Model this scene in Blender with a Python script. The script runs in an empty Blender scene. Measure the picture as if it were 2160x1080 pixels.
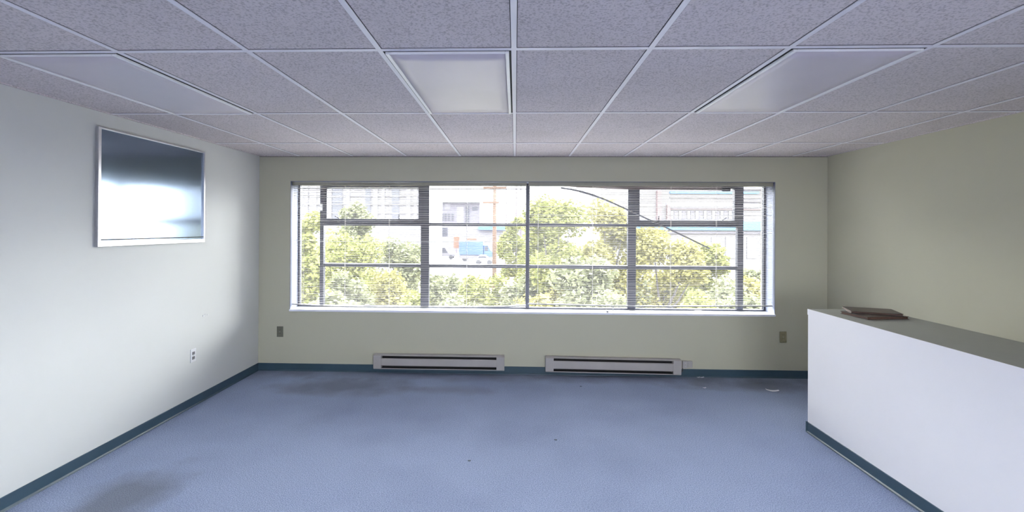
import bpy, bmesh, math, random
from mathutils import Vector, Matrix
random.seed(11)
C = bpy.context.scene.collection
SC = bpy.context.scene

# ------------------------------------------------------------------ camera
EYE = 1.634
SUNE = 34
FPX, PCX, PCY = 1031.9, 1052.8, 476.9          # focal length and principal point for a 2160 x 1080 frame
YAW, PITCH, ROLL = 0.0330, 0.0037, 0.0052
_r = Vector((math.cos(YAW), math.sin(YAW), 0)); _f = Vector((-math.sin(YAW), math.cos(YAW), 0)); _u = Vector((0, 0, 1))
_f2 = _f*math.cos(PITCH)+_u*math.sin(PITCH); _u2 = _u*math.cos(PITCH)-_f*math.sin(PITCH)
RGT = _r*math.cos(ROLL)+_u2*math.sin(ROLL); UPV = _u2*math.cos(ROLL)-_r*math.sin(ROLL); FWD = _f2
cd = bpy.data.cameras.new('camera'); cam = bpy.data.objects.new('camera', cd); C.objects.link(cam)
m = Matrix.Identity(4)
for i in range(3):
    m[i][0] = RGT[i]; m[i][1] = UPV[i]; m[i][2] = -FWD[i]
m[2][3] = EYE
cam.matrix_world = m
cd.sensor_fit = 'HORIZONTAL'; cd.sensor_width = 36; cd.lens = FPX/2160*36
cd.shift_x = (1080-PCX)/2160; cd.shift_y = (PCY-540)/2160
cd.clip_start = .02; cd.clip_end = 900
SC.camera = cam

def at(x, y, axis, v):
    """the point where the sight line of photo pixel (x, y) meets the plane axis = v"""
    d = FWD+RGT*((x-PCX)/FPX)-UPV*((y-PCY)/FPX)
    t = (v-(EYE if axis == 2 else 0))/d[axis]
    return Vector((0, 0, EYE))+d*t

# ------------------------------------------------------------------ world: bright overcast sky
w = bpy.data.worlds.new('overcast_sky'); SC.world = w; w.use_nodes = True
nt = w.node_tree; bg = nt.nodes['Background']
tc = nt.nodes.new('ShaderNodeTexCoord'); sep = nt.nodes.new('ShaderNodeSeparateXYZ'); rp = nt.nodes.new('ShaderNodeValToRGB')
nt.links.new(tc.outputs['Generated'], sep.inputs[0]); nt.links.new(sep.outputs['Z'], rp.inputs[0]); nt.links.new(rp.outputs[0], bg.inputs[0])
rp.color_ramp.elements[0].color = (.93, .93, 1, 1); rp.color_ramp.elements[0].position = 0
rp.color_ramp.elements[1].color = (.96, .97, 1, 1); rp.color_ramp.elements[1].position = .7
gr_ = nt.nodes.new('ShaderNodeMapRange'); nt.links.new(sep.outputs['Y'], gr_.inputs[0])     # sky made brighter behind the building to feed light in from the rear
gr_.interpolation_type = 'SMOOTHSTEP'
gr_.inputs[1].default_value = -.7; gr_.inputs[2].default_value = .3; gr_.inputs[3].default_value = 5.6; gr_.inputs[4].default_value = 2.0
nt.links.new(gr_.outputs[0], bg.inputs[1])
sd_ = bpy.data.lights.new('hazy_sun', 'SUN'); sd_.energy = SUNE; sd_.angle = math.radians(110); sd_.color = (1, .98, .96)
sun = bpy.data.objects.new('hazy_sun', sd_); C.objects.link(sun)
sun.rotation_euler = Vector((.14, .80, .85)).to_track_quat('Z', 'Y').to_euler()      # shines in through the wide window from the front right
SC.view_settings.view_transform = 'Standard'; SC.view_settings.look = 'None'
SC.view_settings.gamma = 1; SC.view_settings.use_curve_mapping = False
SC.view_settings.exposure = 1.45
SC.cycles.use_denoising = True
SC.cycles.max_bounces = 14; SC.cycles.diffuse_bounces = 8; SC.cycles.transparent_max_bounces = 24
SC.cycles.caustics_reflective = False; SC.cycles.caustics_refractive = False

# ------------------------------------------------------------------ materials
def mat(name, col, rough=.6, metal=0, spec=.5, noise=None, bump=None, sub=None):
    """noise = (scale, amount, second colour)  bump = (scale, strength, distance)"""
    M = bpy.data.materials.new(name); M.use_nodes = True
    n = M.node_tree; b = n.nodes['Principled BSDF']
    b.inputs['Base Color'].default_value = (*col, 1); b.inputs['Roughness'].default_value = rough
    b.inputs['Metallic'].default_value = metal; b.inputs['Specular IOR Level'].default_value = spec
    g = n.nodes.new('ShaderNodeNewGeometry')
    if noise:
        t = n.nodes.new('ShaderNodeTexNoise'); t.inputs['Scale'].default_value = noise[0]; t.inputs['Detail'].default_value = 5
        r = n.nodes.new('ShaderNodeValToRGB'); r.color_ramp.elements[0].position = .5-noise[1]; r.color_ramp.elements[1].position = .5+noise[1]
        r.color_ramp.elements[0].color = (*noise[2], 1); r.color_ramp.elements[1].color = (*col, 1)
        n.links.new(g.outputs['Position'], t.inputs['Vector']); n.links.new(t.outputs[0], r.inputs[0]); n.links.new(r.outputs[0], b.inputs['Base Color'])
    if bump:
        t = n.nodes.new('ShaderNodeTexNoise'); t.inputs['Scale'].default_value = bump[0]; t.inputs['Detail'].default_value = 4
        u = n.nodes.new('ShaderNodeBump'); u.inputs['Strength'].default_value = bump[1]; u.inputs['Distance'].default_value = bump[2]
        n.links.new(g.outputs['Position'], t.inputs['Vector']); n.links.new(t.outputs[0], u.inputs['Height']); n.links.new(u.outputs[0], b.inputs['Normal'])
    return M

def carpet_mat():
    M = mat('blue_carpet', (.26, .33, .50), .95, spec=.1)
    n = M.node_tree; b = n.nodes['Principled BSDF']; L = n.links
    g = n.nodes.new('ShaderNodeNewGeometry')
    a = n.nodes.new('ShaderNodeTexNoise'); a.inputs['Scale'].default_value = 150; a.inputs['Detail'].default_value = 3
    r = n.nodes.new('ShaderNodeValToRGB'); r.color_ramp.elements[0].position = .33; r.color_ramp.elements[1].position = .67
    r.color_ramp.elements[0].color = (.215, .27, .43, 1); r.color_ramp.elements[1].color = (.45, .525, .71, 1)
    c = n.nodes.new('ShaderNodeTexNoise'); c.inputs['Scale'].default_value = 1.1; c.inputs['Detail'].default_value = 4
    r2 = n.nodes.new('ShaderNodeValToRGB'); r2.color_ramp.elements[0].position = .30; r2.color_ramp.elements[1].position = .55
    r2.color_ramp.elements[0].color = (.86, .86, .88, 1); r2.color_ramp.elements[1].color = (1, 1, 1, 1)
    mx = n.nodes.new('ShaderNodeMix'); mx.data_type = 'RGBA'; mx.blend_type = 'MULTIPLY'; mx.inputs[0].default_value = 1
    L.new(g.outputs['Position'], a.inputs['Vector']); L.new(g.outputs['Position'], c.inputs['Vector'])
    L.new(a.outputs[0], r.inputs[0]); L.new(c.outputs[0], r2.inputs[0])
    L.new(r.outputs[0], mx.inputs[6]); L.new(r2.outputs[0], mx.inputs[7])
    last = mx.outputs[2]
    # worn, dirty blotches with a place of their own: near the window wall and by the left edge; the last paints shade along the window wall's foot
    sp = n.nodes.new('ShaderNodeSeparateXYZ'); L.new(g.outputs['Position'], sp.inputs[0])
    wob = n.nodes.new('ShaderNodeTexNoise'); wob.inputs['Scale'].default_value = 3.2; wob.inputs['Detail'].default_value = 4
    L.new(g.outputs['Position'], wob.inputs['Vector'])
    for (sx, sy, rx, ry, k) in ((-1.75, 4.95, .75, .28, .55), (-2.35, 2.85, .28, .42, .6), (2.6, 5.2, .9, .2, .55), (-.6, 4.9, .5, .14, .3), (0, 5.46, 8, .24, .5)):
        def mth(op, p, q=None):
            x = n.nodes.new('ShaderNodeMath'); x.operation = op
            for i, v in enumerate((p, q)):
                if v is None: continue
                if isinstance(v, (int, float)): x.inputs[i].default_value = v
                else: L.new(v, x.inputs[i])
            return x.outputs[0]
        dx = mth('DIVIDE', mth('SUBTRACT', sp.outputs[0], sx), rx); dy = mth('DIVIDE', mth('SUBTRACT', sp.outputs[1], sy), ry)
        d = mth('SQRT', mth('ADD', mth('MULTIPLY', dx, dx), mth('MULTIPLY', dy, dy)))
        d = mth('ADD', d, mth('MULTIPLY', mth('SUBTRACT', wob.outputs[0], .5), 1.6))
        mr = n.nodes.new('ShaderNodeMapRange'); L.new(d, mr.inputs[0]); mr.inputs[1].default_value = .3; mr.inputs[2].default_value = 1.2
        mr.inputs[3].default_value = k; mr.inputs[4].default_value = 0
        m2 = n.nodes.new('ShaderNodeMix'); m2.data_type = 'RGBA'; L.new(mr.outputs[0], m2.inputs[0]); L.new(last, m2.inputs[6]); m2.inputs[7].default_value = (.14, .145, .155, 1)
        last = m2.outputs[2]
    L.new(last, b.inputs['Base Color'])
    u = n.nodes.new('ShaderNodeBump'); u.inputs['Strength'].default_value = .5; u.inputs['Distance'].default_value = .006
    L.new(a.outputs[0], u.inputs['Height']); L.new(u.outputs[0], b.inputs['Normal'])
    return M

def tile_mat():
    M = mat('mineral_fibre_tile', (.62, .61, .65), .95, spec=.1)
    n = M.node_tree; b = n.nodes['Principled BSDF']; L = n.links
    g = n.nodes.new('ShaderNodeNewGeometry')
    a = n.nodes.new('ShaderNodeTexNoise'); a.inputs['Scale'].default_value = 110; a.inputs['Detail'].default_value = 3
    r = n.nodes.new('ShaderNodeValToRGB'); r.color_ramp.elements[0].position = .34; r.color_ramp.elements[1].position = .52
    r.color_ramp.elements[0].color = (.47, .43, .44, 1); r.color_ramp.elements[1].color = (.70, .64, .655, 1)
    c = n.nodes.new('ShaderNodeTexNoise'); c.inputs['Scale'].default_value = 1.3; c.inputs['Detail'].default_value = 3
    r2 = n.nodes.new('ShaderNodeValToRGB'); r2.color_ramp.elements[0].position = .3; r2.color_ramp.elements[1].position = .6
    r2.color_ramp.elements[0].color = (.93, .93, .92, 1); r2.color_ramp.elements[1].color = (1, 1, 1, 1)
    mx = n.nodes.new('ShaderNodeMix'); mx.data_type = 'RGBA'; mx.blend_type = 'MULTIPLY'; mx.inputs[0].default_value = 1
    L.new(g.outputs['Position'], a.inputs['Vector']); L.new(g.outputs['Position'], c.inputs['Vector'])
    L.new(a.outputs[0], r.inputs[0]); L.new(c.outputs[0], r2.inputs[0]); L.new(r.outputs[0], mx.inputs[6]); L.new(r2.outputs[0], mx.inputs[7])
    L.new(mx.outputs[2], b.inputs['Base Color'])
    u = n.nodes.new('ShaderNodeBump'); u.inputs['Strength'].default_value = .4; u.inputs['Distance'].default_value = .004
    L.new(a.outputs[0], u.inputs['Height']); L.new(u.outputs[0], b.inputs['Normal'])
    return M

def glass_mat():
    M = bpy.data.materials.new('hazy_window_glass'); M.use_nodes = True
    n = M.node_tree; n.nodes.clear(); L = n.links
    o = n.nodes.new('ShaderNodeOutputMaterial'); t = n.nodes.new('ShaderNodeBsdfTransparent'); t.inputs[0].default_value = (.95, .97, .97, 1)
    gl = n.nodes.new('ShaderNodeBsdfGlossy'); gl.inputs['Roughness'].default_value = .02
    fr = n.nodes.new('ShaderNodeFresnel'); fr.inputs[0].default_value = 1.14
    m1 = n.nodes.new('ShaderNodeMixShader'); L.new(fr.outputs[0], m1.inputs[0]); L.new(t.outputs[0], m1.inputs[1]); L.new(gl.outputs[0], m1.inputs[2])
    tr = n.nodes.new('ShaderNodeBsdfTranslucent'); tr.inputs[0].default_value = (.9, .92, 1, 1)
    m2 = n.nodes.new('ShaderNodeMixShader'); m2.inputs[0].default_value = HAZE; L.new(m1.outputs[0], m2.inputs[1]); L.new(tr.outputs[0], m2.inputs[2])
    L.new(m2.outputs[0], o.inputs[0]); return M
HAZE = .004  # share of white veil mixed into the glass, added to haze the view

EXT = .29      # young foliage and weathered walls reflect less than half the light
def leaf_mat(name, c1, c2):
    c1 = tuple(x*EXT for x in c1); c2 = tuple(x*EXT for x in c2)
    M = bpy.data.materials.new(name); M.use_nodes = True
    n = M.node_tree; n.nodes.clear(); L = n.links
    o = n.nodes.new('ShaderNodeOutputMaterial'); d = n.nodes.new('ShaderNodeBsdfDiffuse'); t = n.nodes.new('ShaderNodeBsdfTranslucent')
    g = n.nodes.new('ShaderNodeNewGeometry'); r = n.nodes.new('ShaderNodeValToRGB')
    r.color_ramp.elements[0].color = (*c1, 1); r.color_ramp.elements[1].color = (*c2, 1)
    L.new(g.outputs['Random Per Island'], r.inputs[0]); L.new(r.outputs[0], d.inputs[0]); L.new(r.outputs[0], t.inputs[0])
    x = n.nodes.new('ShaderNodeMixShader'); x.inputs[0].default_value = .12; L.new(d.outputs[0], x.inputs[1]); L.new(t.outputs[0], x.inputs[2])
    L.new(x.outputs[0], o.inputs[0]); return M

WALLC = (.535, .525, .415)
M = dict(
    wall=mat('cream_olive_wall_paint', WALLC, .75, spec=.25, noise=(1.5, .35, (.515, .505, .40)), bump=(140, .12, .002)),
    wall2=mat('pale_side_wall_paint', (.63, .645, .635), .6, spec=.3, noise=(1.2, .35, (.61, .62, .605)), bump=(140, .12, .002)),
    half=mat('white_partition_paint', (.86, .85, .875), .5, spec=.3, noise=(2, .35, (.84, .83, .855)), bump=(120, .1, .002)),
    ledge=mat('grey_ledge_top', (.29, .30, .265), .5, noise=(12, .3, (.27, .28, .245))),
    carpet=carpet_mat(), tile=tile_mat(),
    tbar=mat('white_painted_grid_steel', (.84, .82, .88), .4, noise=(9, .3, (.79, .775, .82))),
    base=mat('teal_vinyl_baseboard', (.045, .085, .12), .35, noise=(6, .3, (.035, .07, .10))),
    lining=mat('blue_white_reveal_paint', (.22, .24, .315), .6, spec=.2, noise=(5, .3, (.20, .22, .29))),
    reveal=mat('white_gloss_reveal', (.82, .85, .95), .45, noise=(5, .3, (.78, .80, .90))),
    frame=mat('dark_bronze_aluminium', (.055, .058, .080), .4, metal=.3, noise=(20, .3, (.045, .048, .066))),
    slat=mat('white_aluminium_slat', (.46, .455, .455), .9, spec=0, noise=(30, .3, (.42, .415, .415))),
    rail=mat('grey_steel_blind_rail', (.36, .36, .36), .45, noise=(25, .3, (.32, .32, .33))),
    headrail=mat('grey_green_headrail', (.36, .35, .28), .5, noise=(25, .3, (.33, .32, .26))),
    valance=mat('mauve_brown_valance', (.20, .155, .17), .6, noise=(14, .3, (.14, .12, .13))),
    cord=mat('off_white_cord', (.75, .74, .72), .8, bump=(900, .3, .001)),
    alum=mat('brushed_aluminium', (.66, .66, .70), .32, metal=.9, noise=(60, .3, (.58, .58, .62))),
    lens=mat('white_acrylic_lens', (.66, .605, .66), .35, noise=(3, .35, (.59, .545, .59)), bump=(260, .15, .001)),
    lightframe=mat('white_enamel_frame', (.90, .90, .92), .3, noise=(10, .3, (.86, .86, .88))),
    black=mat('black_gap_and_shade', (.012, .012, .014), .8, noise=(9, .3, (.02, .02, .02))),
    heater=mat('almond_enamel', (.43, .41, .40), .4, noise=(8, .35, (.385, .365, .36))),
    fin=mat('grey_fins', (.10, .10, .10), .5, metal=.5, noise=(9, .3, (.07, .07, .07))),
    platetan=mat('tan_outlet_plastic', (.30, .27, .16), .4, noise=(40, .3, (.26, .235, .14))),
    plategrey=mat('grey_olive_outlet_plastic', (.17, .17, .13), .4, noise=(40, .3, (.14, .14, .105))),
    platewhite=mat('white_outlet_plastic', (.75, .76, .78), .35, noise=(40, .3, (.71, .72, .74))),
    slotgrey=mat('grey_receptacle', (.22, .22, .23), .4, noise=(40, .3, (.18, .18, .19))),
    paper=mat('white_paper', (.85, .86, .92), .8, noise=(40, .3, (.8, .81, .87))),
    leather=mat('dark_brown_cover', (.055, .03, .02), .4, noise=(30, .3, (.03, .018, .013)), bump=(200, .2, .001)),
    pages=mat('brown_board_edge', (.15, .085, .06), .7, noise=(60, .3, (.11, .06, .045))),
    glass=glass_mat(),
    leafA=leaf_mat('yellow_green_leaves', (.38, .43, .13), (.60, .60, .22)),
    leafB=leaf_mat('golden_leaves', (.50, .47, .17), (.66, .62, .24)),
    leafC=leaf_mat('grey_green_leaves', (.40, .44, .25), (.56, .58, .34)),
    blossom=leaf_mat('white_blossom', (.75, .74, .75), (.85, .85, .85)),
    bark=mat('grey_bark', (0.059, 0.052, 0.054), .9, noise=(9, .3, (0.045, 0.041, 0.041)), bump=(30, .5, .02)),
    pole=mat('orange_brown_wood_pole', (0.095, 0.057, 0.041), .9, noise=(5, .35, (0.081, 0.048, 0.034))),
    palepole=mat('pale_metal_pole', (.105, .08, .10), .6, noise=(5, .35, (.095, .072, .09))),
    wire=mat('wire', (.12, .12, .14), .6, noise=(5, .35, (.1, .1, .12))),
    reflector=mat('pale_concrete_reflector', (.78, .76, .72), .9, noise=(.6, .3, (.73, .71, .68))),
    paving=mat('lavender_grey_paving', (.15, .143, .165), .9, noise=(.35, .3, (.135, .128, .15))),
    grass=mat('yellow_green_grass', (.115, .118, .06), .95, noise=(.35, .3, (.125, .10, .06)), bump=(14, .5, .05)),
    conc=mat('pale_concrete', (0.093, 0.087, 0.102), .8, noise=(.5, .35, (0.085, 0.081, 0.096))),
    white=mat('white_render', (0.138, 0.133, 0.141), .8, noise=(.5, .35, (0.130, 0.126, 0.133))),
    pink=mat('pink_brick', (0.133, 0.092, 0.098), .8, noise=(2, .35, (0.120, 0.083, 0.088))),
    bwin=mat('grey_blue_window', (0.035, 0.037, 0.048), .2, noise=(1, .35, (0.029, 0.031, 0.043))),
    lwin=mat('pale_window', (0.129, 0.125, 0.139), .2, noise=(1, .35, (0.117, 0.114, 0.125))),
    blue=mat('sky_blue_panel', (0.044, 0.120, 0.240), .5, noise=(1, .35, (0.048, 0.128, 0.248))),
    teal=mat('grey_roofing', (.18, .20, .22), .7, noise=(1, .35, (.16, .18, .2))),
    carwhite=mat('white_car_paint', (0.140, 0.135, 0.144), .3, noise=(3, .35, (0.135, 0.131, 0.140))),
    truckblue=mat('blue_truck_paint', (.048, .10, .235), .5, noise=(3, .35, (.044, .092, .215))),
    tyre=mat('tyre_rubber', (.05, .05, .055), .8, noise=(9, .35, (.04, .04, .045))),
    orange=mat('orange_paint', (0.135, 0.068, 0.036), .6, noise=(3, .35, (0.124, 0.061, 0.034))),
)
def mirror_mat():
    """tinted glazing with a dark room behind it, strongly reflecting"""
    Mt = mat('tinted_reflective_glass', (.20, .25, .32), .14, metal=.85, spec=.8, noise=(2, .3, (.20, .26, .35)))
    return Mt
M['tint'] = mirror_mat()

# ------------------------------------------------------------------ mesh helpers
class MB:
    def __init__(s): s.v = []; s.f = []
    def quad(s, a, b, c, d):
        k = len(s.v); s.v += [tuple(a), tuple(b), tuple(c), tuple(d)]; s.f.append((k, k+1, k+2, k+3)); return s
    def box(s, x0, x1, y0, y1, z0, z1):
        k = len(s.v)
        s.v += [(x, y, z) for z in (z0, z1) for y in (y0, y1) for x in (x0, x1)]
        s.f += [tuple(k+i for i in q) for q in ((0, 2, 3, 1), (4, 5, 7, 6), (0, 1, 5, 4), (2, 6, 7, 3), (0, 4, 6, 2), (1, 3, 7, 5))]; return s
    def loft(s, rings, cap=True, close=True):
        k = len(s.v); n = len(rings[0])
        for r in rings: s.v += [tuple(p) for p in r]
        for i in range(len(rings)-1):
            for j in range(n if close else n-1):
                a = k+i*n+j; b = k+i*n+(j+1) % n
                s.f.append((a, b, b+n, a+n))
        if cap: s.f.append(tuple(k+j for j in reversed(range(n)))); s.f.append(tuple(k+(len(rings)-1)*n+j for j in range(n)))
        return s
    def tube(s, pts, rads, n=8, flat=1.0, upv=None):
        pts = [Vector(p) for p in pts]
        if isinstance(rads, (int, float)): rads = [rads]*len(pts)
        rings = []
        for i, p in enumerate(pts):
            t = (pts[min(i+1, len(pts)-1)]-pts[max(i-1, 0)]).normalized()
            u = Vector(upv) if upv else (Vector((0, 0, 1)) if abs(t.z) < .9 else Vector((1, 0, 0)))
            a = t.cross(u).normalized(); b = a.cross(t).normalized()
            rings.append([p+a*math.cos(q)*rads[i]+b*math.sin(q)*rads[i]*flat for q in [2*math.pi*j/n for j in range(n)]])
        return s.loft(rings)
    def cyl(s, c, axis, r, h, n=20):
        c = Vector(c); ax = Vector(axis).normalized(); return s.tube([c-ax*h/2, c+ax*h/2], r, n)
    def build(s, name, material, parent=None, bevel=0, smooth=False, seg=2):
        me = bpy.data.meshes.new(name); me.from_pydata(s.v, [], s.f); me.update()
        bm = bmesh.new(); bm.from_mesh(me); bmesh.ops.recalc_face_normals(bm, faces=bm.faces); bm.to_mesh(me); bm.free()
        me.materials.append(material)
        o = bpy.data.objects.new(name, me); C.objects.link(o)
        if parent: o.parent = parent
        if bevel:
            md = o.modifiers.new('bevel', 'BEVEL'); md.width = bevel; md.segments = seg; md.limit_method = 'ANGLE'
        if smooth:
            for p in me.polygons: p.use_smooth = True
        return o
def tag(o, label=None, cat=None, group=None, kind=None):
    if label: o['label'] = label
    if cat: o['category'] = cat
    if group: o['group'] = group
    if kind: o['kind'] = kind
    return o
def empty(name, loc, label, cat, group=None, kind=None):
    o = bpy.data.objects.new(name, None); C.objects.link(o); o.location = loc; o.empty_display_size = .1
    return tag(o, label, cat, group, kind)
def copy_tree(o, parent=None):
    c = o.copy(); C.objects.link(c)
    if parent: c.parent = parent
    for ch in [x for x in C.objects if x.parent == o]: copy_tree(ch, c)
    return c

# ------------------------------------------------------------------ room shell
XL, XR, YW, YB, H = -2.915, 3.42, 5.478, -2.6, 2.44
OX0, OX1, OZ0, OZ1 = -2.555, 2.857, .698, 2.155      # window opening
GND = -3.5
def S(o, label, cat): return tag(o, label, cat, kind='structure')
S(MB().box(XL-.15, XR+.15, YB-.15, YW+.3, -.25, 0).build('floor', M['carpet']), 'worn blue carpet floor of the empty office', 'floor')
S(MB().box(XL-.15, XR+.15, YB-.15, YW+.3, H, H+.3).build('ceiling', M['tile']), 'suspended ceiling of grey speckled mineral tiles', 'ceiling')
ceiling = bpy.data.objects['ceiling']
wb = MB()
wb.box(XL-.15, OX0, YW, YW+.3, 0, H).box(OX1, XR+.15, YW, YW+.3, 0, H).box(OX0, OX1, YW, YW+.3, 0, OZ0-.02).box(OX0, OX1, YW, YW+.3, OZ1, H)
S(wb.build('wall_back', M['wall']), 'olive cream wall around the wide window', 'wall')
S(MB().box(XL-.15, XL, YB, YW, 0, H).build('wall_left', M['wall2']), 'pale left wall with the aluminium framed glass panel', 'wall')
S(MB().box(XR, XR+.15, YB, YW, 0, H).build('wall_right', M['wall']), 'olive cream right wall seen above the white partition', 'wall')
# the wall behind the camera; its wide window is added to light the room
RX0, RX1, RZ0, RZ1 = -.4, 3.3, .1, 1.95
rb = MB().box(XL-.15, RX0, YB-.15, YB, 0, H).box(RX1, XR+.15, YB-.15, YB, 0, H).box(RX0, RX1, YB-.15, YB, 0, RZ0).box(RX0, RX1, YB-.15, YB, RZ1, H)
S(rb.build('wall_rear', M['wall2']), 'pale wall opposite the window wall', 'wall')
fr = MB().box(RX0, RX1, YB-.11, YB-.05, RZ0, RZ0+.05).box(RX0, RX1, YB-.11, YB-.05, RZ1-.05, RZ1)
for k in range(5):
    x = RX0+(RX1-RX0-.05)*k/4; fr.box(x, x+.05, YB-.11, YB-.05, RZ0+.05, RZ1-.05)
w3 = S(fr.build('added_window_3', M['frame']), 'dark framed window added in the wall opposite to light the room', 'window')
MB().box(RX0, RX1, YB-.085, YB-.08, RZ0, RZ1).build('pane', M['glass'], w3)

# baseboards (with a small foot)
def baseboard(name, a, b, nrm, label):
    a = Vector(a); b = Vector(b); n = Vector(nrm)
    prof = [(0, 0), (.012, 0), (.010, .006), (.004, .014), (.004, .082), (0, .085)]
    rings = [[p+n*(q[0])+Vector((0, 0, q[1])) for q in prof] for p in (a, b)]
    return S(MB().loft(rings).build(name, M['base']), label, 'baseboard')
baseboard('baseboard_back', (XL, YW, 0), (XR, YW, 0), (0, -1, 0), 'dark teal vinyl baseboard under the window wall')
baseboard('baseboard_left', (XL, YB, 0), (XL, YW, 0), (1, 0, 0), 'dark teal vinyl baseboard along the left wall')
baseboard('baseboard_right', (XR, YB, 0), (XR, YW, 0), (-1, 0, 0), 'dark teal vinyl baseboard along the right wall')

# white half-height partition with a grey ledge
PX, PY, PZ = 2.365, 4.03, .992
pt = S(MB().box(PX, PX+.55, -1.2, PY, 0, PZ-.018).build('wall_partition', M['half']), 'white half-height partition at the right', 'partition')
MB().box(PX+.0, PX+.555, -1.2, PY+.004, PZ-.018, PZ).build('ledge', M['ledge'], pt, bevel=.002)
MB().box(PX-.003, PX+.0, -1.2, PY+.004, PZ-.045, PZ+.001).build('edge_strip', M['half'], pt)
baseboard('baseboard_partition', (PX, -1.2, 0), (PX, PY, 0), (-1, 0, 0), 'teal vinyl baseboard along the white partition')
MB().box(PX-.01, PX+.55, PY, PY+.012, 0, .085).build('end_piece', M['base'], bpy.data.objects['baseboard_partition'])

# ceiling grid: cells .6096 wide, 1.219 deep
GW, GD, GX, GY = .6096, 1.2192, -.01, 2.196
TB, TH = .012, .004
g = MB()
lines_y = [GY+GD*n for n in range(-5, 3) if YB < GY+GD*n < YW]
lines_x = [GX+GW*k for k in range(-4, 6)]
for y in lines_y: g.box(XL, XR, y-TB, y+TB, H-TH, H)
ys = [YB]+lines_y+[YW]
for x in lines_x:
    for a, b in zip(ys[:-1], ys[1:]): g.box(x-TB, x+TB, a+TB, b-TB, H-TH, H)
g.build('grid', M['tbar'], ceiling)
gs = MB()   # black strips paint the shadow line between tile edge and grid
for y in lines_y: gs.box(XL, XR, y-TB-.004, y+TB+.004, H-.0008, H)
for x in lines_x: gs.box(x-TB-.003, x+TB+.003, YB, YW, H-.0007, H)
gs.build('tile_shadow_line', M['black'], ceiling)
mo = MB().box(XL, XR, YW-.02, YW, H-.006, H).box(XL, XL+.02, YB, YW-.02, H-.006, H).box(XR-.02, XR, YB, YW-.02, H-.006, H)
mo.build('edge_moulding', M['tile'], ceiling)
gm = MB().box(XL, XR, YW-.003, YW, H-.010, H-.006)
gm.build('edge_gap', M['black'], ceiling)

# ceiling lights set in the grid
def make_light(cx, label):
    x0, x1, y0, y1 = cx+TB, cx+GW-TB, GY+TB, GY+GD-TB
    t = empty('ceiling_light', ((x0+x1)/2, (y0+y1)/2, H-.004), label, 'ceiling light', 'troffer lights in the ceiling grid')
    def P(mb, n, m, par, **k):
        mb.v = [(v[0]-t.location.x, v[1]-t.location.y, v[2]-t.location.z) for v in mb.v]; return mb.build(n, m, par, **k)
    z0 = H-.016; z1 = H-.0045
    P(MB().box(x0, x1, y0, y1, H-.0045, H-.001), 'housing', M['black'], t)
    fw = .017
    f = MB().box(x0+.010, x0+.010+fw, y0+.004, y1-.010, z0, z1).box(x1-.010-fw, x1-.010, y0+.004, y1-.010, z0, z1)
    f.box(x0+.010+fw, x1-.010-fw, y0+.004, y0+.010, z0, z1).box(x0+.010+fw, x1-.010-fw, y1-.010-fw*.6, y1-.010, z0, z1)
    P(f, 'door_frame', M['lightframe'], t, bevel=.002)
    # slightly sagging lens
    n = 10; a0, a1, b0, b1 = x0+.024, x1-.024, y0+.008, y1-.018
    mb = MB(); k = 0
    grid = [[(a0+(a1-a0)*i/n, b0+(b1-b0)*j/n, H-.010-.004*math.sin(math.pi*i/n)*math.sin(math.pi*j/n)) for i in range(n+1)] for j in range(n+1)]
    for r in grid: mb.v += r
    for j in range(n):
        for i in range(n):
            q = j*(n+1)+i; mb.f.append((q, q+1, q+n+2, q+n+1))
    o = P(mb, 'lens', M['lens'], t, smooth=True)
    sd = o.modifiers.new('thickness', 'SOLIDIFY'); sd.thickness = .003
    return t
make_light(GX-GW, 'white lensed ceiling light left of the centre grid line, nearest the middle')
make_light(GX+GW*2, 'white lensed ceiling light on the right side of the ceiling')
make_light(GX-GW*4, 'white lensed ceiling light at the far left by the left wall')

# ------------------------------------------------------------------ the wide window
win = empty('window_1', (0, 0, 0), 'wide dark framed window in the back wall', 'window', kind='structure')
YF = YW+.2
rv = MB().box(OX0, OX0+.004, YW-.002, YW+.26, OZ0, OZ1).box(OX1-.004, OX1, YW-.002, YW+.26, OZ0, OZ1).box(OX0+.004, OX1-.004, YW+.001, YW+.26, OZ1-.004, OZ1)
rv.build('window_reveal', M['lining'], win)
MB().box(OX0-.004, OX1+.004, YW-.012, YW+.26, OZ0-.022, OZ0).build('window_sill', M['reveal'], win, bevel=.003)
FY0, FY1 = YF-.005, YF+.045
LO, HI = OZ0, OZ1-.004
of = MB().box(OX0+.004, OX0+.024, FY0, FY1, LO, HI).box(OX1-.026, OX1-.004, FY0, FY1, LO, HI)
of.box(OX0+.024, OX1-.026, FY0, FY1, HI-.03, HI).box(OX0+.024, OX1-.026, FY0, FY1, LO, LO+.018)
of.build('window_frame', M['frame'], win, bevel=.002)
VB = [(-2.288, -2.245), (-1.099, -1.002), (.122, .166), (1.294, 1.386), (2.535, 2.599)]
for a, b in VB: MB().box(a, b, FY0-.012, FY1, LO+.018, HI-.03).build('mullion', M['frame'], win, bevel=.003)
for i in range(4):
    a, b = VB[i][1], VB[i+1][0]
    MB().box(a, b, FY0, FY1, 1.167, 1.207).build('transom', M['frame'], win, bevel=.002)
    z0, z1 = (1.653, 1.688)
    MB().box(a, b, FY0, FY1, z0, z1).build('transom', M['frame'], win, bevel=.002)
def pane(a, b, z0, z1): MB().box(a, b, YF+.018, YF+.024, z0, z1).build('pane', M['glass'], win)
pane(OX0+.024, VB[0][0], LO+.018, HI-.03); pane(VB[4][1], OX1-.026, LO+.018, HI-.03)
for i in range(4):
    a, b = VB[i][1], VB[i+1][0]
    for z0, z1 in ((LO+.018, 1.167), (1.207, 1.653)): pane(a, b, z0, z1)
    if i in (1, 2): pane(a, b, 1.688, HI-.03)
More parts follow.
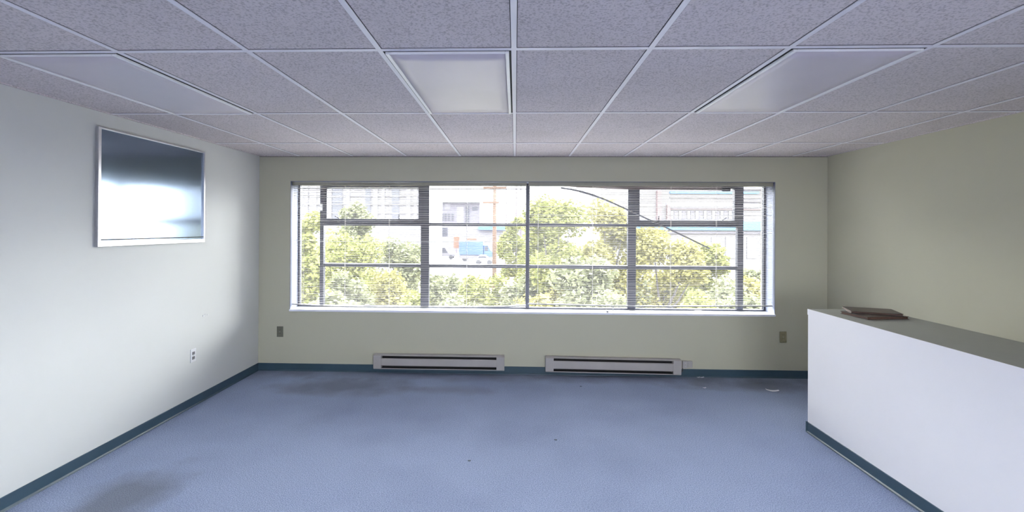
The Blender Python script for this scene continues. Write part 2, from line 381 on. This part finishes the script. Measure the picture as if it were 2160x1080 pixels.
for a, b, l, r, hooks in ((VB[0][1], VB[1][0], .034, .030, (717, 843)), (VB[3][1], VB[4][0], .042, .033, (1388, 1521))):
    sb = MB().box(a, a+l, FY0-.006, FY1+.01, 1.688, HI-.03).box(b-r, b, FY0-.006, FY1+.01, 1.688, HI-.03)
    sb.box(a+l, b-r, FY0-.006, FY1+.01, 1.688, 1.733).box(a+l, b-r, FY0-.006, FY1+.01, HI-.055, HI-.03)
    s = sb.build('sash', M['frame'], win, bevel=.002)
    MB().box(a+l, b-r, YF+.018, YF+.024, 1.733, HI-.055).build('pane', M['glass'], s)
    for j, px in enumerate(hooks):
        x = at(px, 458, 1, YF).x
        hk = MB().box(x-.008, x+.008, FY0-.02, FY0-.006, 1.70, 1.725)
        if px in (717, 1521):
            d = 1 if px == 1521 else -1
            hk.tube([(x-.012*d, FY0-.02, 1.715), (x+.012*d, FY0-.03, 1.745), (x+.045*d, FY0-.03, 1.765)], .006, 6)
        else: hk.box(x-.006, x+.006, FY0-.026, FY0-.014, 1.70, 1.785)
        hk.build('sash_latch', M['frame'], s)
p = at(678, 437, 1, FY0-.02)
MB().box(p.x-.018, p.x+.012, FY0-.026, FY0-.012, p.z-.04, p.z+.04).build('catch', M['platewhite'], win, bevel=.003)

# ------------------------------------------------------------------ venetian blinds
YS = YW+.045
def interp(pts, x):
    if x <= pts[0][0]: return pts[0][1]
    for (x0, y0), (x1, y1) in zip(pts[:-1], pts[1:]):
        if x <= x1: return y0+(y1-y0)*(x-x0)/(x1-x0)
    return pts[-1][1]
def make_blind(x0, x1, railpx, ladders, label, toprail, seed):
    rnd = random.Random(seed)
    t = empty('venetian_blind', ((x0+x1)/2, YS, OZ1), label, 'blind', 'venetian blinds hanging in the wide window')
    off = Vector(t.location)
    def P(mb, n, m, par=t, **k):
        mb.v = [(v[0]-off.x, v[1]-off.y, v[2]-off.z) for v in mb.v]; return mb.build(n, m, par, **k)
    prof = [(at(a, b, 1, YS).x, at(a, b, 1, YS).z) for a, b in railpx]
    P(MB().box(x0+.002, x1-.002, YS-.018, YS+.018, OZ1-.047, OZ1-toprail), 'headrail', M['headrail'], bevel=.002)
    # slats
    n = 68; ztop = OZ1-.062; sg = 14
    mb = MB()
    xs = [x0+.008+(x1-x0-.016)*i/sg for i in range(sg+1)]
    for k in range(n):
        f = k/(n-1)
        tilt = math.radians(-5+rnd.uniform(-2, 2)+(rnd.uniform(-14, 14) if rnd.random() < .08 else 0))
        dz = rnd.uniform(-.0015, .0015); sk = rnd.uniform(-.002, .002)
        rings = []
        for x in xs:
            zb = interp(prof, x)+.016
            z = ztop+(zb-ztop)*f+dz+sk*(x-x0)/(x1-x0)
            ring = []
            arc = [(-.0125, -.0004), (-.006, .0004), (0, .0007), (.006, .0004), (.0125, -.0004)]
            for (y, h) in arc+[(a, b-.0007) for a, b in reversed(arc)]:
                ring.append((x, YS+y*math.cos(tilt)-h*math.sin(tilt), z+y*math.sin(tilt)+h*math.cos(tilt)))
            rings.append(ring)
        mb.loft(rings)
    P(mb, 'slats', M['slat'])
    # bottom rail follows its sag
    pts = [(x, YS, interp(prof, x)) for x in [x0+.004+(x1-x0-.008)*i/24 for i in range(25)]]
    rings = [[(p[0], p[1]+a, p[2]+b) for a, b in ((-.012, -.006), (.012, -.006), (.012, .003), (.007, .006), (-.007, .006), (-.012, .003))] for p in pts]
    P(MB().loft(rings), 'bottom_rail', M['rail'])
    for px in ladders:
        x = at(px, 520, 1, YS).x; c = MB()
        zb = interp(prof, x)
        for yy in (-.014, .014): c.tube([(x, YS+yy, OZ1-.05), (x+rnd.uniform(-.002, .002), YS+yy, (OZ1+zb)/2), (x, YS+yy, zb)], .0011, 5)
        P(c, 'ladder_cord', M['cord'])
    return t, P
bl, PL = make_blind(OX0+.006, .128, [(612, 641), (650, 643.5), (700, 646), (800, 648), (1000, 648), (1060, 647), (1112, 645)], (640, 728, 821, 985, 1090),
    'left half venetian blind with open slats and a sagging bottom rail', .010, 3)
br, PR = make_blind(.146, OX1-.006, [(1117, 641), (1200, 643), (1290, 645.5), (1400, 646.5), (1632, 645.5)], (1135, 1250, 1415, 1511, 1606),
    'right half venetian blind with a loose slat hanging diagonally across it', .001, 5)
# loose bent slat
pp = [at(x, y, 1, YW+.022) for x, y in ((1183, 396.5), (1205, 399.5), (1225, 404), (1250, 411.5), (1275, 420.5), (1300, 431.5), (1340, 450), (1400, 478), (1450, 501.5), (1497, 524.5))]
PR(MB().tube(pp, [.008, .010, .011, .012, .009, .008, .008, .008, .008, .008], 8, flat=.75, upv=(0, 1, 0)), 'loose_slat', M['slat'])
# sagging strip behind the headrail
yv = YW+.13
pa = [(1180, 392.5), (1240, 396), (1300, 398.5), (1400, 400.5), (1540, 402)]
rings = []
for x, y in pa:
    q = at(x, y, 1, yv); rings.append([(q.x, yv-.012, q.z), (q.x, yv+.012, q.z), (q.x, yv+.012, OZ1-.03), (q.x, yv-.012, OZ1-.03)])
PR(MB().loft(rings), 'drooping_strip', M['valance'])
q0 = at(1523, 390, 1, yv-.02); q1 = at(1540, 403.5, 1, yv-.02)
PR(MB().box(q0.x, q1.x, yv-.03, yv-.01, q1.z, OZ1-.03), 'bracket', M['frame'], bevel=.002)
# thing on the floor of the window: small dark hold-down bracket and a cord end
q = at(1281, 656, 1, YW+.03)
hb = MB().box(q.x-.012, q.x+.012, YW+.015, YW+.035, OZ0, OZ0+.016).box(q.x-.012, q.x-.006, YW+.015, YW+.035, OZ0+.016, OZ0+.03)
tag(hb.build('blind_bracket', M['frame'], bevel=.002), 'tiny dark metal clip lying on the window sill', 'bracket')
q = at(1292, 650, 1, YS)
PR(MB().tube([(q.x, YS-.02, q.z+.03), (q.x+.002, YS-.022, q.z), (q.x, YS-.02, OZ0+.012)], .006, 6), 'cord_end', M['rail'])
# broken slats lying on the sill
def sill_slat(xa, xb, ya, lift, label):
    a = at(xa, 655, 1, ya); b = at(xb, 655, 1, ya); n = 8; rings = []
    for i in range(n+1):
        f = i/n; x = a.x+(b.x-a.x)*f; z = OZ0+.001+lift*math.sin(math.pi*f)
        rings.append([(x, ya-.0125, z), (x, ya, z+.002), (x, ya+.0125, z), (x, ya+.0125, z+.001), (x, ya, z+.003), (x, ya-.0125, z+.001)])
    tag(MB().loft(rings).build('broken_slat', M['slat']), label, 'blind slat', 'broken blind slats lying on the sill')
sill_slat(1150, 1275, YW+.10, .006, 'white broken slat on the sill left of the small dark clip')
sill_slat(1345, 1440, YW+.09, .010, 'white broken slat on the sill under the right blind, longer of the right pair')
sill_slat(1455, 1492, YW+.12, .014, 'short bowed white slat piece on the sill, rightmost')

# ------------------------------------------------------------------ glazed panel on the left wall
gw = empty('window_2', (XL, 4.0, 1.9), 'aluminium framed tinted glass panel on the left wall', 'window', kind='structure')
def PG(mb, n, m, par=gw, **k):
    mb.v = [(v[0]-XL, v[1]-4.0, v[2]-1.9) for v in mb.v]; return mb.build(n, m, par, **k)
g0, g1, gz0, gz1 = 3.30, 4.47, 1.487, 2.327
fb = MB().box(XL, XL+.022, g0, g1, gz1-.012, gz1).box(XL, XL+.022, g0, g1, gz0, gz0+.030).box(XL, XL+.022, g0, g0+.025, gz0+.03, gz1-.012).box(XL, XL+.022, g1-.016, g1, gz0+.03, gz1-.012)
PG(fb, 'frame', M['alum'], bevel=.002)
PG(MB().box(XL, XL+.008, g0+.025, g1-.016, gz0+.030, gz1-.012), 'pane', M['tint'])
PG(MB().box(XL+.008, XL+.018, g0+.025, g1-.016, gz0+.045, gz0+.052), 'gasket', M['black'])

# ------------------------------------------------------------------ electric baseboard heaters
def make_heater(x0, x1, z0, hgt, slope, label):
    t = empty('baseboard_heater', ((x0+x1)/2, YW, z0), label, 'heater', 'electric heaters on the window wall'); t.rotation_euler.y = slope
    hw = (x1-x0)/2; D = .065
    # local coordinates: x along, y towards the room is negative
    prof = [(0, 0), (0, hgt), (-.040, hgt), (-.058, hgt-.010), (-.058, hgt-.016), (-.012, hgt-.020), (-.012, .009), (-.056, .009), (-.056, 0)]
    MB().loft([[(x, y, z) for y, z in prof] for x in (-hw+.085, hw-.085)]).build('back_housing', M['heater'], t)
    fp = [(-.064, .040), (-.066, .044), (-.066, hgt-.050), (-.058, hgt-.042), (-.055, hgt-.044), (-.061, hgt-.052), (-.061, .044)]
    MB().loft([[(x, y, z) for y, z in fp] for x in (-hw+.085, hw-.085)]).build('front_panel', M['heater'], t)
    for sx in (-1, 1):
        a, b = sorted((sx*hw, sx*(hw-.088)))
        ep = [(0, 0), (0, hgt), (-.040, hgt), (-.068, hgt-.012), (-.068, .012), (-.060, 0)]
        MB().loft([[(x, y, z) for y, z in ep] for x in (a, b)]).build('end_cap', M['heater'], t, bevel=.002)
    fn = MB()
    n = 90
    for i in range(n):
        x = -hw+.11+(2*hw-.22)*i/(n-1); fn.box(x-.0006, x+.0006, -.050, -.014, .050, hgt-.060)
    fn.box(-hw+.09, hw-.09, -.036, -.028, hgt*.45-.004, hgt*.45+.004)
    fn.build('heating_fins', M['fin'], t)
    MB().box(-hw+.086, hw-.086, -.0125, -.0118, .01, hgt-.02).box(-hw+.086, hw-.086, -.052, -.0125, .009, .010).build('shadow_liner', M['black'], t)
    return t
make_heater(-1.575, -.113, .052, .163, 0, 'long almond electric baseboard heater, left of the two under the window')
make_heater(.341, 1.822, .040, .168, .009, 'long almond electric baseboard heater, right one beside the small junction box')

jb = empty('junction_box', (1.904, YW, .14), 'small pale surface junction box beside the right heater', 'electrical box')
MB().box(-.057, -.006, -.035, 0, -.04, .04).build('box_body', M['heater'], jb, bevel=.003)
MB().box(.0, .055, -.018, 0, -.036, .036).build('cover_plate', M['heater'], jb, bevel=.003)
for z in (.02, -.02): MB().cyl((-.03, -.036, z), (0, 1, 0), .004, .004, 8).build('screw', M['alum'], jb)
MB().tube([(-.05, -.012, -.04), (-.05, -.012, -.075), (-.075, -.012, -.08)], .007, 8).build('conduit', M['fin'], jb)

# ------------------------------------------------------------------ outlets
def outlet(loc, rz, pm, rm, label):
    t = empty('wall_outlet', loc, label, 'outlet', 'duplex wall outlets'); t.rotation_euler.z = rz
    MB().box(-.037, .037, -.006, 0, -.06, .06).build('cover_plate', pm, t, bevel=.003)
    for s in (-1, 1):
        r = MB().box(-.017, .017, -.009, -.005, s*.021-.014, s*.021+.014).build('receptacle', rm, t, bevel=.004)
        MB().box(-.009, -.006, -.0095, -.0088, s*.021-.002, s*.021+.008).box(.006, .009, -.0095, -.0088, s*.021-.002, s*.021+.007).build('slots', M['black'], r)
    MB().cyl((0, -.007, 0), (0, 1, 0), .003, .003, 8).build('screw', M['alum'], t)
outlet((-2.664, YW, .443), 0, M['plategrey'], M['plategrey'], 'grey olive outlet plate on the window wall near the left corner')
outlet((2.945, YW, .452), 0, M['platetan'], M['platetan'], 'tan outlet plate on the window wall right of the window')
outlet((XL, 4.345, .463), math.pi/2, M['platewhite'], M['slotgrey'], 'white duplex outlet on the pale left wall')

# small plaster scar with a screw on the left wall
q = at(433, 665, 0, XL)
sc = MB()
for i in range(3): sc.cyl((XL+.002, q.y+(-.03+.03*i), q.z+.006*(i % 2)), (1, 0, 0), .010-.002*i, .004, 9)
tag(sc.build('wall_hook', M['platewhite']), 'tiny pale wall anchors in the left wall above the white outlet', 'wall hook')

# ------------------------------------------------------------------ litter on the carpet
def scrap(cx, cy, L_, W_, rz, curl, label):
    n = 8; mb = MB(); v = []
    for j in range(2):
        for i in range(n+1):
            u = (i/n-.5)*L_; w_ = (j-.5)*W_*(1-.5*abs(i/n-.5))
            v.append((cx+u*math.cos(rz)-w_*math.sin(rz), cy+u*math.sin(rz)+w_*math.cos(rz), .004+curl*(2*abs(i/n-.5))**2))
    mb.v = v; mb.f = [(i, i+1, i+n+2, i+n+1) for i in range(n)]
    o = mb.build('paper_scrap', M['paper']); md = o.modifiers.new('thickness', 'SOLIDIFY'); md.thickness = .0012
    tag(o, label, 'paper scrap', 'scraps on the carpet near the window wall')
scrap(2.60, 5.03, .12, .045, -.25, .012, 'largest white paper scrap on the carpet near the partition')
for px, py, L_, lab in ((1466, 791, .035, 'tiny white scrap at the foot of the wall just right of the junction box'), (1475, 792.5, .05, 'tiny white scrap by the wall, right beside the similar one'),
                        (1486, 819, .035, 'tiny white scrap on the carpet in front of the wall right of the heater')):
    q = at(px, py, 2, 0); y = min(q.y, YW-.03); scrap(q.x, y, L_, .02, .2, .004, lab)
for px, py, lab in ((1225, 815, 'small dark lint speck on the carpet in front of the right heater'), (1172, 928, 'small dark lint speck on the carpet in the middle of the room'), (990, 972, 'small dark lint speck on the carpet, nearest to the viewer')):
    q = at(px, py, 2, 0)
    mb = MB(); n = 7; mb.loft([[(q.x+math.cos(a)*r*1.8, q.y+math.sin(a)*r, z) for a in [6.283*i/n for i in range(n)]] for r, z in ((.007, .0), (.006, .003), (.002, .004))])
    tag(mb.build('lint_speck', M['base']), lab, 'lint', 'dark specks on the carpet')

# ------------------------------------------------------------------ brown folders on the partition
def folder(cx, cy, z, rz, L_, W_, T, label):
    t = empty('brown_folder', (cx, cy, z), label, 'folder', 'brown folders on the partition ledge'); t.rotation_euler.z = rz
    MB().box(-L_/2, L_/2, -W_/2, W_/2, T-.003, T).build('cover', M['leather'], t, bevel=.001)
    MB().box(-L_/2, L_/2, -W_/2, W_/2, 0, .003).build('cover', M['leather'], t, bevel=.001)
    MB().box(-L_/2+.005, L_/2-.005, -W_/2+.006, W_/2-.006, .003, T-.003).build('pages', M['pages'], t)
folder(2.66, 3.72, PZ, .12, .32, .25, .020, 'lower dark brown folder lying flat on the partition ledge')
folder(2.70, 3.80, PZ+.020, -.35, .32, .25, .014, 'upper dark brown folder lying skewed on the lower one')

# ------------------------------------------------------------------ outside: ground
S(MB().box(-160, 160, -60, 240, GND-.3, GND).build('ground', M['paving']), 'pale street and yard paving outside the window', 'ground')
S(MB().box(-40, 40, YW+.3, 12.5, GND, GND+.05).build('reflector', M['reflector']), 'pale concrete apron added unseen to bounce daylight onto the ceiling', 'bounce surface')  # added pale slab out of view, throws daylight up to the ceiling
gr = MB()
gr.box(-40, 40, 13, 50, GND, GND+.04)
tag(gr.build('grass', M['grass']), 'yellow green grass below the trees outside', 'grass', kind='stuff')
# the office building's own outer skin, below and above this storey
S(MB().box(XL-.15, XR+.15, YB-.15, YW+.3, GND, -.25).build('wall_lower_storey', M['conc']), 'plain storey beneath the office', 'wall')

# ------------------------------------------------------------------ outside: trees
def tree(px, ytop, Y, wpx, hm, leaf, label, dens=1.0, kind='tree', holes=0, seed=0, trunkpx=None, grp='yellow green trees outside the window'):
    """crown centred on photo column px, its top at photo row ytop, at distance Y"""
    rnd = random.Random(seed+px)
    top = at(px, ytop, 1, Y); R = wpx/FPX*Y/2
    cz = top.z-hm/2
    t = empty(kind, (top.x, Y, GND), label, 'tree' if 'tree' in kind else 'shrub', grp)
    mb = MB(); blobs = []
    for k in range(18):
        a = rnd.uniform(0, 6.283); u = rnd.uniform(-.8, .8); rr = math.sqrt(1-u*u)*rnd.uniform(.35, .85)
        blobs.append((math.cos(a)*rr*R, math.sin(a)*rr*R*.8, cz-GND+u*hm/2*.85, rnd.uniform(.30, .5)*min(R, hm/2)))
    if holes: blobs = blobs[:18-holes]
    ntot = int(8200*dens)
    for k in range(ntot):
        bx, by, bz, brr = rnd.choice(blobs)
        d = Vector((rnd.gauss(0, 1), rnd.gauss(0, 1), rnd.gauss(0, 1))).normalized()*brr*rnd.uniform(.3, 1.15)
        p = Vector((bx, by, bz))+d*1.0
        if p.z < .05: continue
        s = rnd.uniform(.042, .088)*max(1, Y/16)
        a = Vector((rnd.gauss(0, 1), rnd.gauss(0, 1), rnd.gauss(0, .6))).normalized(); b = a.cross(Vector((rnd.gauss(0, 1), rnd.gauss(0, 1), rnd.gauss(0, 1)))).normalized()
        mb.quad(p-a*s, p+b*s*.55, p+a*s, p-b*s*.55)
    me_o = mb.build('foliage', M[leaf], t)
    br_ = MB()
    base = Vector((0, 0, 0)); fork = Vector((rnd.uniform(-.1, .1)*R, 0, max(.4, (cz-GND)-hm*.35)))
    br_.tube([base, fork*.5, fork], [.05*R+.05, .045*R+.03, .035*R+.03], 8)
    for bx, by, bz, brr in blobs[:9]:
        e = Vector((bx, by, bz)); mid = fork.lerp(e, .5)+Vector((0, 0, -.12*R))
        br_.tube([fork, mid, e], [.028*R+.015, .016*R+.01, .006], 6)
    br_.build('trunk', M['bark'], t, smooth=True)
    return t
tree(652, 428, 13, 100, 3.2, 'leafA', 'yellow green tree at the far left of the view', seed=1)
tree(752, 408, 19, 84, 3.2, 'leafC', 'slim pale green tree in front of the striped tower', .7, seed=2)
tree(740, 478, 17, 185, 3.2, 'leafA', 'round yellow green tree low in the left panes', 1.5, seed=3)
tree(838, 484, 21, 120, 3.8, 'leafC', 'grey green tree low beside the second mullion', seed=4)
tree(1085, 432, 26, 62, 4.4, 'leafA', 'slender tree just left of the centre mullion, beside the poles', .8, seed=5)
tree(1165, 392, 14, 150, 4.4, 'leafA', 'tall yellow green tree right of the centre mullion', 2.0, seed=6)
tree(1285, 396, 15, 150, 4.8, 'leafB', 'tall golden tree behind the third mullion', 2.0, seed=7)
tree(1225, 520, 12, 150, 2.3, 'leafC', 'low grey green tree with bare grey limbs right of centre', .6, seed=8)
tree(1400, 472, 15, 165, 3.4, 'leafB', 'golden tree under the blue fascia at the right', 1.6, seed=9)
tree(1490, 505, 17, 110, 2.8, 'leafA', 'yellow green tree at the right below the window row', seed=10)
tree(1597, 548, 16, 80, 2.0, 'leafC', 'small tree outside the narrow right pane', .7, seed=12)
tree(1150, 448, 17, 130, 3.6, 'leafA', 'broad yellow green tree standing behind the tall one right of the centre mullion', 2.2, seed=13)
# low shrubs filling the yard
SH = [(640, 575, 13), (735, 568, 14), (830, 570, 15), (930, 572, 16), (1020, 569, 15), (1105, 572, 14), (1190, 590, 13), (1330, 585, 15), (1430, 575, 16), (1520, 580, 14), (1600, 585, 15),
      (700, 610, 11), (850, 612, 11), (975, 614, 11), (1110, 616, 11), (1300, 620, 11), (1450, 612, 11), (1570, 615, 11)]
near = {640: 'at the far left', 735: 'below the far left panes', 830: 'left of the second mullion', 930: 'right of the second mullion', 1020: 'below the blue truck', 1105: 'at the centre mullion',
        1190: 'right of the centre mullion', 1330: 'at the fourth mullion', 1430: 'below the golden tree', 1520: 'left of the fifth mullion', 1600: 'outside the narrow right pane',
        700: 'nearest row, leftmost', 850: 'nearest row, second from the left', 975: 'nearest row, third from the left', 1110: 'nearest row, under the centre mullion', 1300: 'nearest row, left of the fourth mullion', 1450: 'nearest row, right of the fourth mullion', 1570: 'nearest row, rightmost'}
for i, (px, yt, Y) in enumerate(SH):
    tree(px, yt, Y, 108 if Y > 11 else 135, 1.7, ('leafA', 'leafC', 'leafB', 'leafC')[i % 4], 'low shrub outside, '+near[px], .62, kind='garden_shrub', seed=20+i, grp='low shrubs below the window')

# ------------------------------------------------------------------ outside: buildings
def bld(name, px0, px1, ytop, Y, depth, material, label, cat='building'):
    a = at(px0, ytop, 1, Y); b = at(px1, ytop, 1, Y)
    t = empty(name, ((a.x+b.x)/2, Y, GND), label, cat)
    def P(mb, n, m, par=t, **k):
        mb.v = [(v[0]-t.location.x, v[1]-t.location.y, v[2]-t.location.z) for v in mb.v]; return mb.build(n, m, par, **k)
    P(MB().box(a.x, b.x, Y, Y+depth, GND, max(a.z, b.z)), 'walls', material)
    def panel(n, m, x0, y0, x1, y1, out=.12):
        p = at(x0, y0, 1, Y); q = at(x1, y1, 1, Y); return P(MB().box(p.x, q.x, Y-out, Y+.02, q.z, p.z), n, m)
    return t, panel, P
# tall striped tower on the left
t, pn, P = bld('office_tower', 560, 902, 250, 62, 13, M['white'], 'tall pale tower with vertical window strips behind the left panes')
for x0, x1, mm in ((690, 700, 'lwin'), (703, 722, 'bwin'), (727, 738, 'lwin'), (772, 782, 'bwin'), (788, 797, 'lwin'), (806, 812, 'lwin'), (828, 842, 'bwin'), (858, 866, 'lwin'), (874, 880, 'lwin'), (640, 650, 'lwin'), (655, 668, 'lwin')):
    pn('window', M[mm], x0, 258, x1, 470)
for y in (395, 412, 430, 448): pn('floor_band', M['white'], 600, y, 900, y+3, .2)
# low flat roofed block
t, pn, P = bld('flat_roofed_block', 926, 1012, 427, 120, 12, M['conc'], 'grey flat-roofed block with a lit doorway, left of the brown pole')
pn('roof', M['teal'], 921, 423.5, 1040, 427.5, 1.2)
for x0, x1 in ((929, 935), (938, 950)): pn('window', M['lwin'], x0, 430, x1, 442)
for x0 in (931, 938, 945, 953): pn('window', M['bwin'], x0, 450, x0+4, 466)
pn('doorway', M['white'], 964, 436, 978, 470); pn('window', M['bwin'], 982, 434, 990, 470); pn('window', M['bwin'], 996, 436, 1008, 444)
# long low white shop
t, pn, P = bld('low_shop', 896, 1112, 478, 105, 10, M['white'], 'long low white shop with a blue awning behind the blue truck')
pn('awning', M['blue'], 1010, 477.5, 1096, 485.5, 1.0)
for x0, x1 in ((909, 918), (922, 930), (933, 944)): pn('window', M['bwin'], x0, 480, x1, 498)
pn('sign_band', M['orange'], 985, 503, 1005, 506)
for x0, x1 in ((1056, 1068), (1072, 1086)): pn('window', M['lwin'], x0, 490, x1, 506)
# warehouse on the right
t, pn, P = bld('banded_warehouse', 1268, 1760, 330, 52, 18, M['white'], 'long banded warehouse with a blue fascia at the right')
pn('fascia', M['blue'], 1270, 466, 1758, 487, .35)
pn('window_band', M['lwin'], 1405, 428, 1600, 439, .1)
pn('cornice', M['blue'], 1412, 404, 1600, 409, .2)
pn('cornice', M['lwin'], 1412, 415, 1640, 418, .2)
pn('ledge', M['pink'], 1405, 440.5, 1640, 443, .25)
for k in range(9):
    x = 1412+k*17.5; pn('window', M['lwin'], x+2, 445, x+8.2, 462); pn('window', M['conc'], x+9, 445, x+15.6, 462)
pn('pillar', M['pink'], 1384, 402, 1392, 466, .5); pn('pillar', M['pink'], 1405, 432, 1411, 466, .4)
pn('lower_wall', M['conc'], 1270, 488, 1758, 495, .2)
for y in (398, 424): pn('band', M['conc'], 1567, y, 1640, y+3, .2)
for x0 in (1500, 1530, 1575, 1605): pn('garage_door', M['lwin'], x0, 500, x0+20, 545, .1)

# poles and wires
def pole(px, Y, r, ytop, material, label, arm=None):
    b = at(px, ytop, 1, Y)
    t = empty('utility_pole', (b.x, Y, GND), label, 'pole', 'poles outside the window'); h = b.z-GND
    MB().tube([(0, 0, 0), (0, 0, h)], [r*1.15, r*.85], 12).build('shaft', material, t, smooth=True)
    for a in arm or (): MB().box(-a[1], a[2], -r-.12, -r, a[0]-GND-.08, a[0]-GND+.08).build('crossarm', material, t)
    return t
zA = at(1044, 428, 1, 38).z
pole(1044, 38, .15, 330, M['pole'], 'orange brown wooden utility pole left of the centre mullion', [(zA, .9, .35), (at(1044, 396, 1, 38).z, .9, .9)])
pole(1068, 60, .12, 380, M['palepole'], 'pale thin pole just right of the brown utility pole')
pole(1089, 64, .12, 370, M['palepole'], 'pale thin pole, left of the pair nearest the centre mullion')
pole(1099, 64, .10, 370, M['palepole'], 'pale thin pole, right of the pair nearest the centre mullion')
for i, (y0, y1) in enumerate(((399, 400), (410, 411), (418, 421))):
    a = at(560, y0, 1, 38); b = at(1044, y1, 1, 38)
    n = 12; pts = [a.lerp(b, k/n)-Vector((0, 0, .25*math.sin(math.pi*k/n))) for k in range(n+1)]
    tag(MB().tube(pts, .012, 5).build('overhead_wire', M['wire']), ('top', 'middle', 'lowest')[i]+' overhead wire running left from the brown utility pole', 'wire', 'overhead wires')

# vehicles
def wheel(mbp, parent, x, y, r):
    MB().cyl((x, y, r), (0, 1, 0), r, .22, 18).build('wheel', M['tyre'], parent)
def truck(px0, px1, Y, label):
    a = at(px0, 540, 1, Y); b = at(px1, 540, 1, Y); L_ = b.x-a.x
    t = empty('box_truck', ((a.x+b.x)/2, Y, GND), label, 'truck')
    h = L_/2
    MB().box(-h*.98, h*.42, -1.05, 1.05, .95, 3.1).build('cargo_box', M['truckblue'], t, bevel=.04)
    cab = [(h*.45, .6), (h*.45, 2.5), (h*.68, 2.5), (h*.86, 1.6), (h, 1.45), (h, .6)]
    MB().loft([[(x, y, z) for x, z in cab] for y in (-.95, .95)]).build('cab', M['truckblue'], t, bevel=.04)
    MB().box(-h*.98, h*.5, -.9, .9, .55, .9).build('chassis', M['carwhite'], t)
    MB().box(h*.50, h*.70, -.97, -.94, 1.6, 2.3).build('side_window', M['bwin'], t)
    MB().box(-h*.9, -h*.1, -1.07, -1.04, .35, .9).build('side_skirt', M['carwhite'], t)
    for x in (-h*.65, h*.62):
        for y in (-.95, .75): MB().cyl((x, y+.1, .45), (0, 1, 0), .45, .25, 18).build('wheel', M['tyre'], t)
def car(px0, px1, Y, paint, label, tall=1.5, sit=0):
    a = at(px0, 540, 1, Y); b = at(px1, 540, 1, Y); h = (b.x-a.x)/2
    t = empty('parked_car', ((a.x+b.x)/2, Y, GND), label, 'car', 'pale parked cars outside')
    prof = [(-h, .45), (-h, .95), (-h*.75, 1.0), (-h*.55, tall), (h*.15, tall), (h*.45, 1.0), (h*.95, .85), (h, .45)]
    MB().loft([[(x, y, z) for x, z in prof] for y in (-.85, .85)]).build('body', paint, t, bevel=.06)
    gl = [(-h*.66, 1.02), (-h*.51, tall-.08), (h*.12, tall-.08), (h*.36, 1.02)]
    MB().loft([[(x, y, z) for x, z in gl] for y in (-.87, .87)]).build('windows', M['bwin'], t)
    for x in (-h*.62, h*.62):
        for y in (-.8, .8): MB().cyl((x, y, .34), (0, 1, 0), .34, .2, 16).build('wheel', M['tyre'], t)
truck(969, 1041, 76, 'blue box truck parked in front of the low white shop')
car(912, 962, 80, M['carwhite'], 'white parked car left of the blue truck', 1.9)
car(1003, 1040, 68, M['carwhite'], 'pale parked car in front of the blue truck', 1.3)
sg_ = empty('orange_sign', (at(963, 530, 1, 84).x, 84, GND), 'orange post sign behind the white car', 'sign')
MB().box(-.08, .08, -.08, .08, 0, 1.6).build('post', M['palepole'], sg_); MB().box(-.5, .5, -.1, .1, 1.6, 3.6).build('sign_panel', M['orange'], sg_)
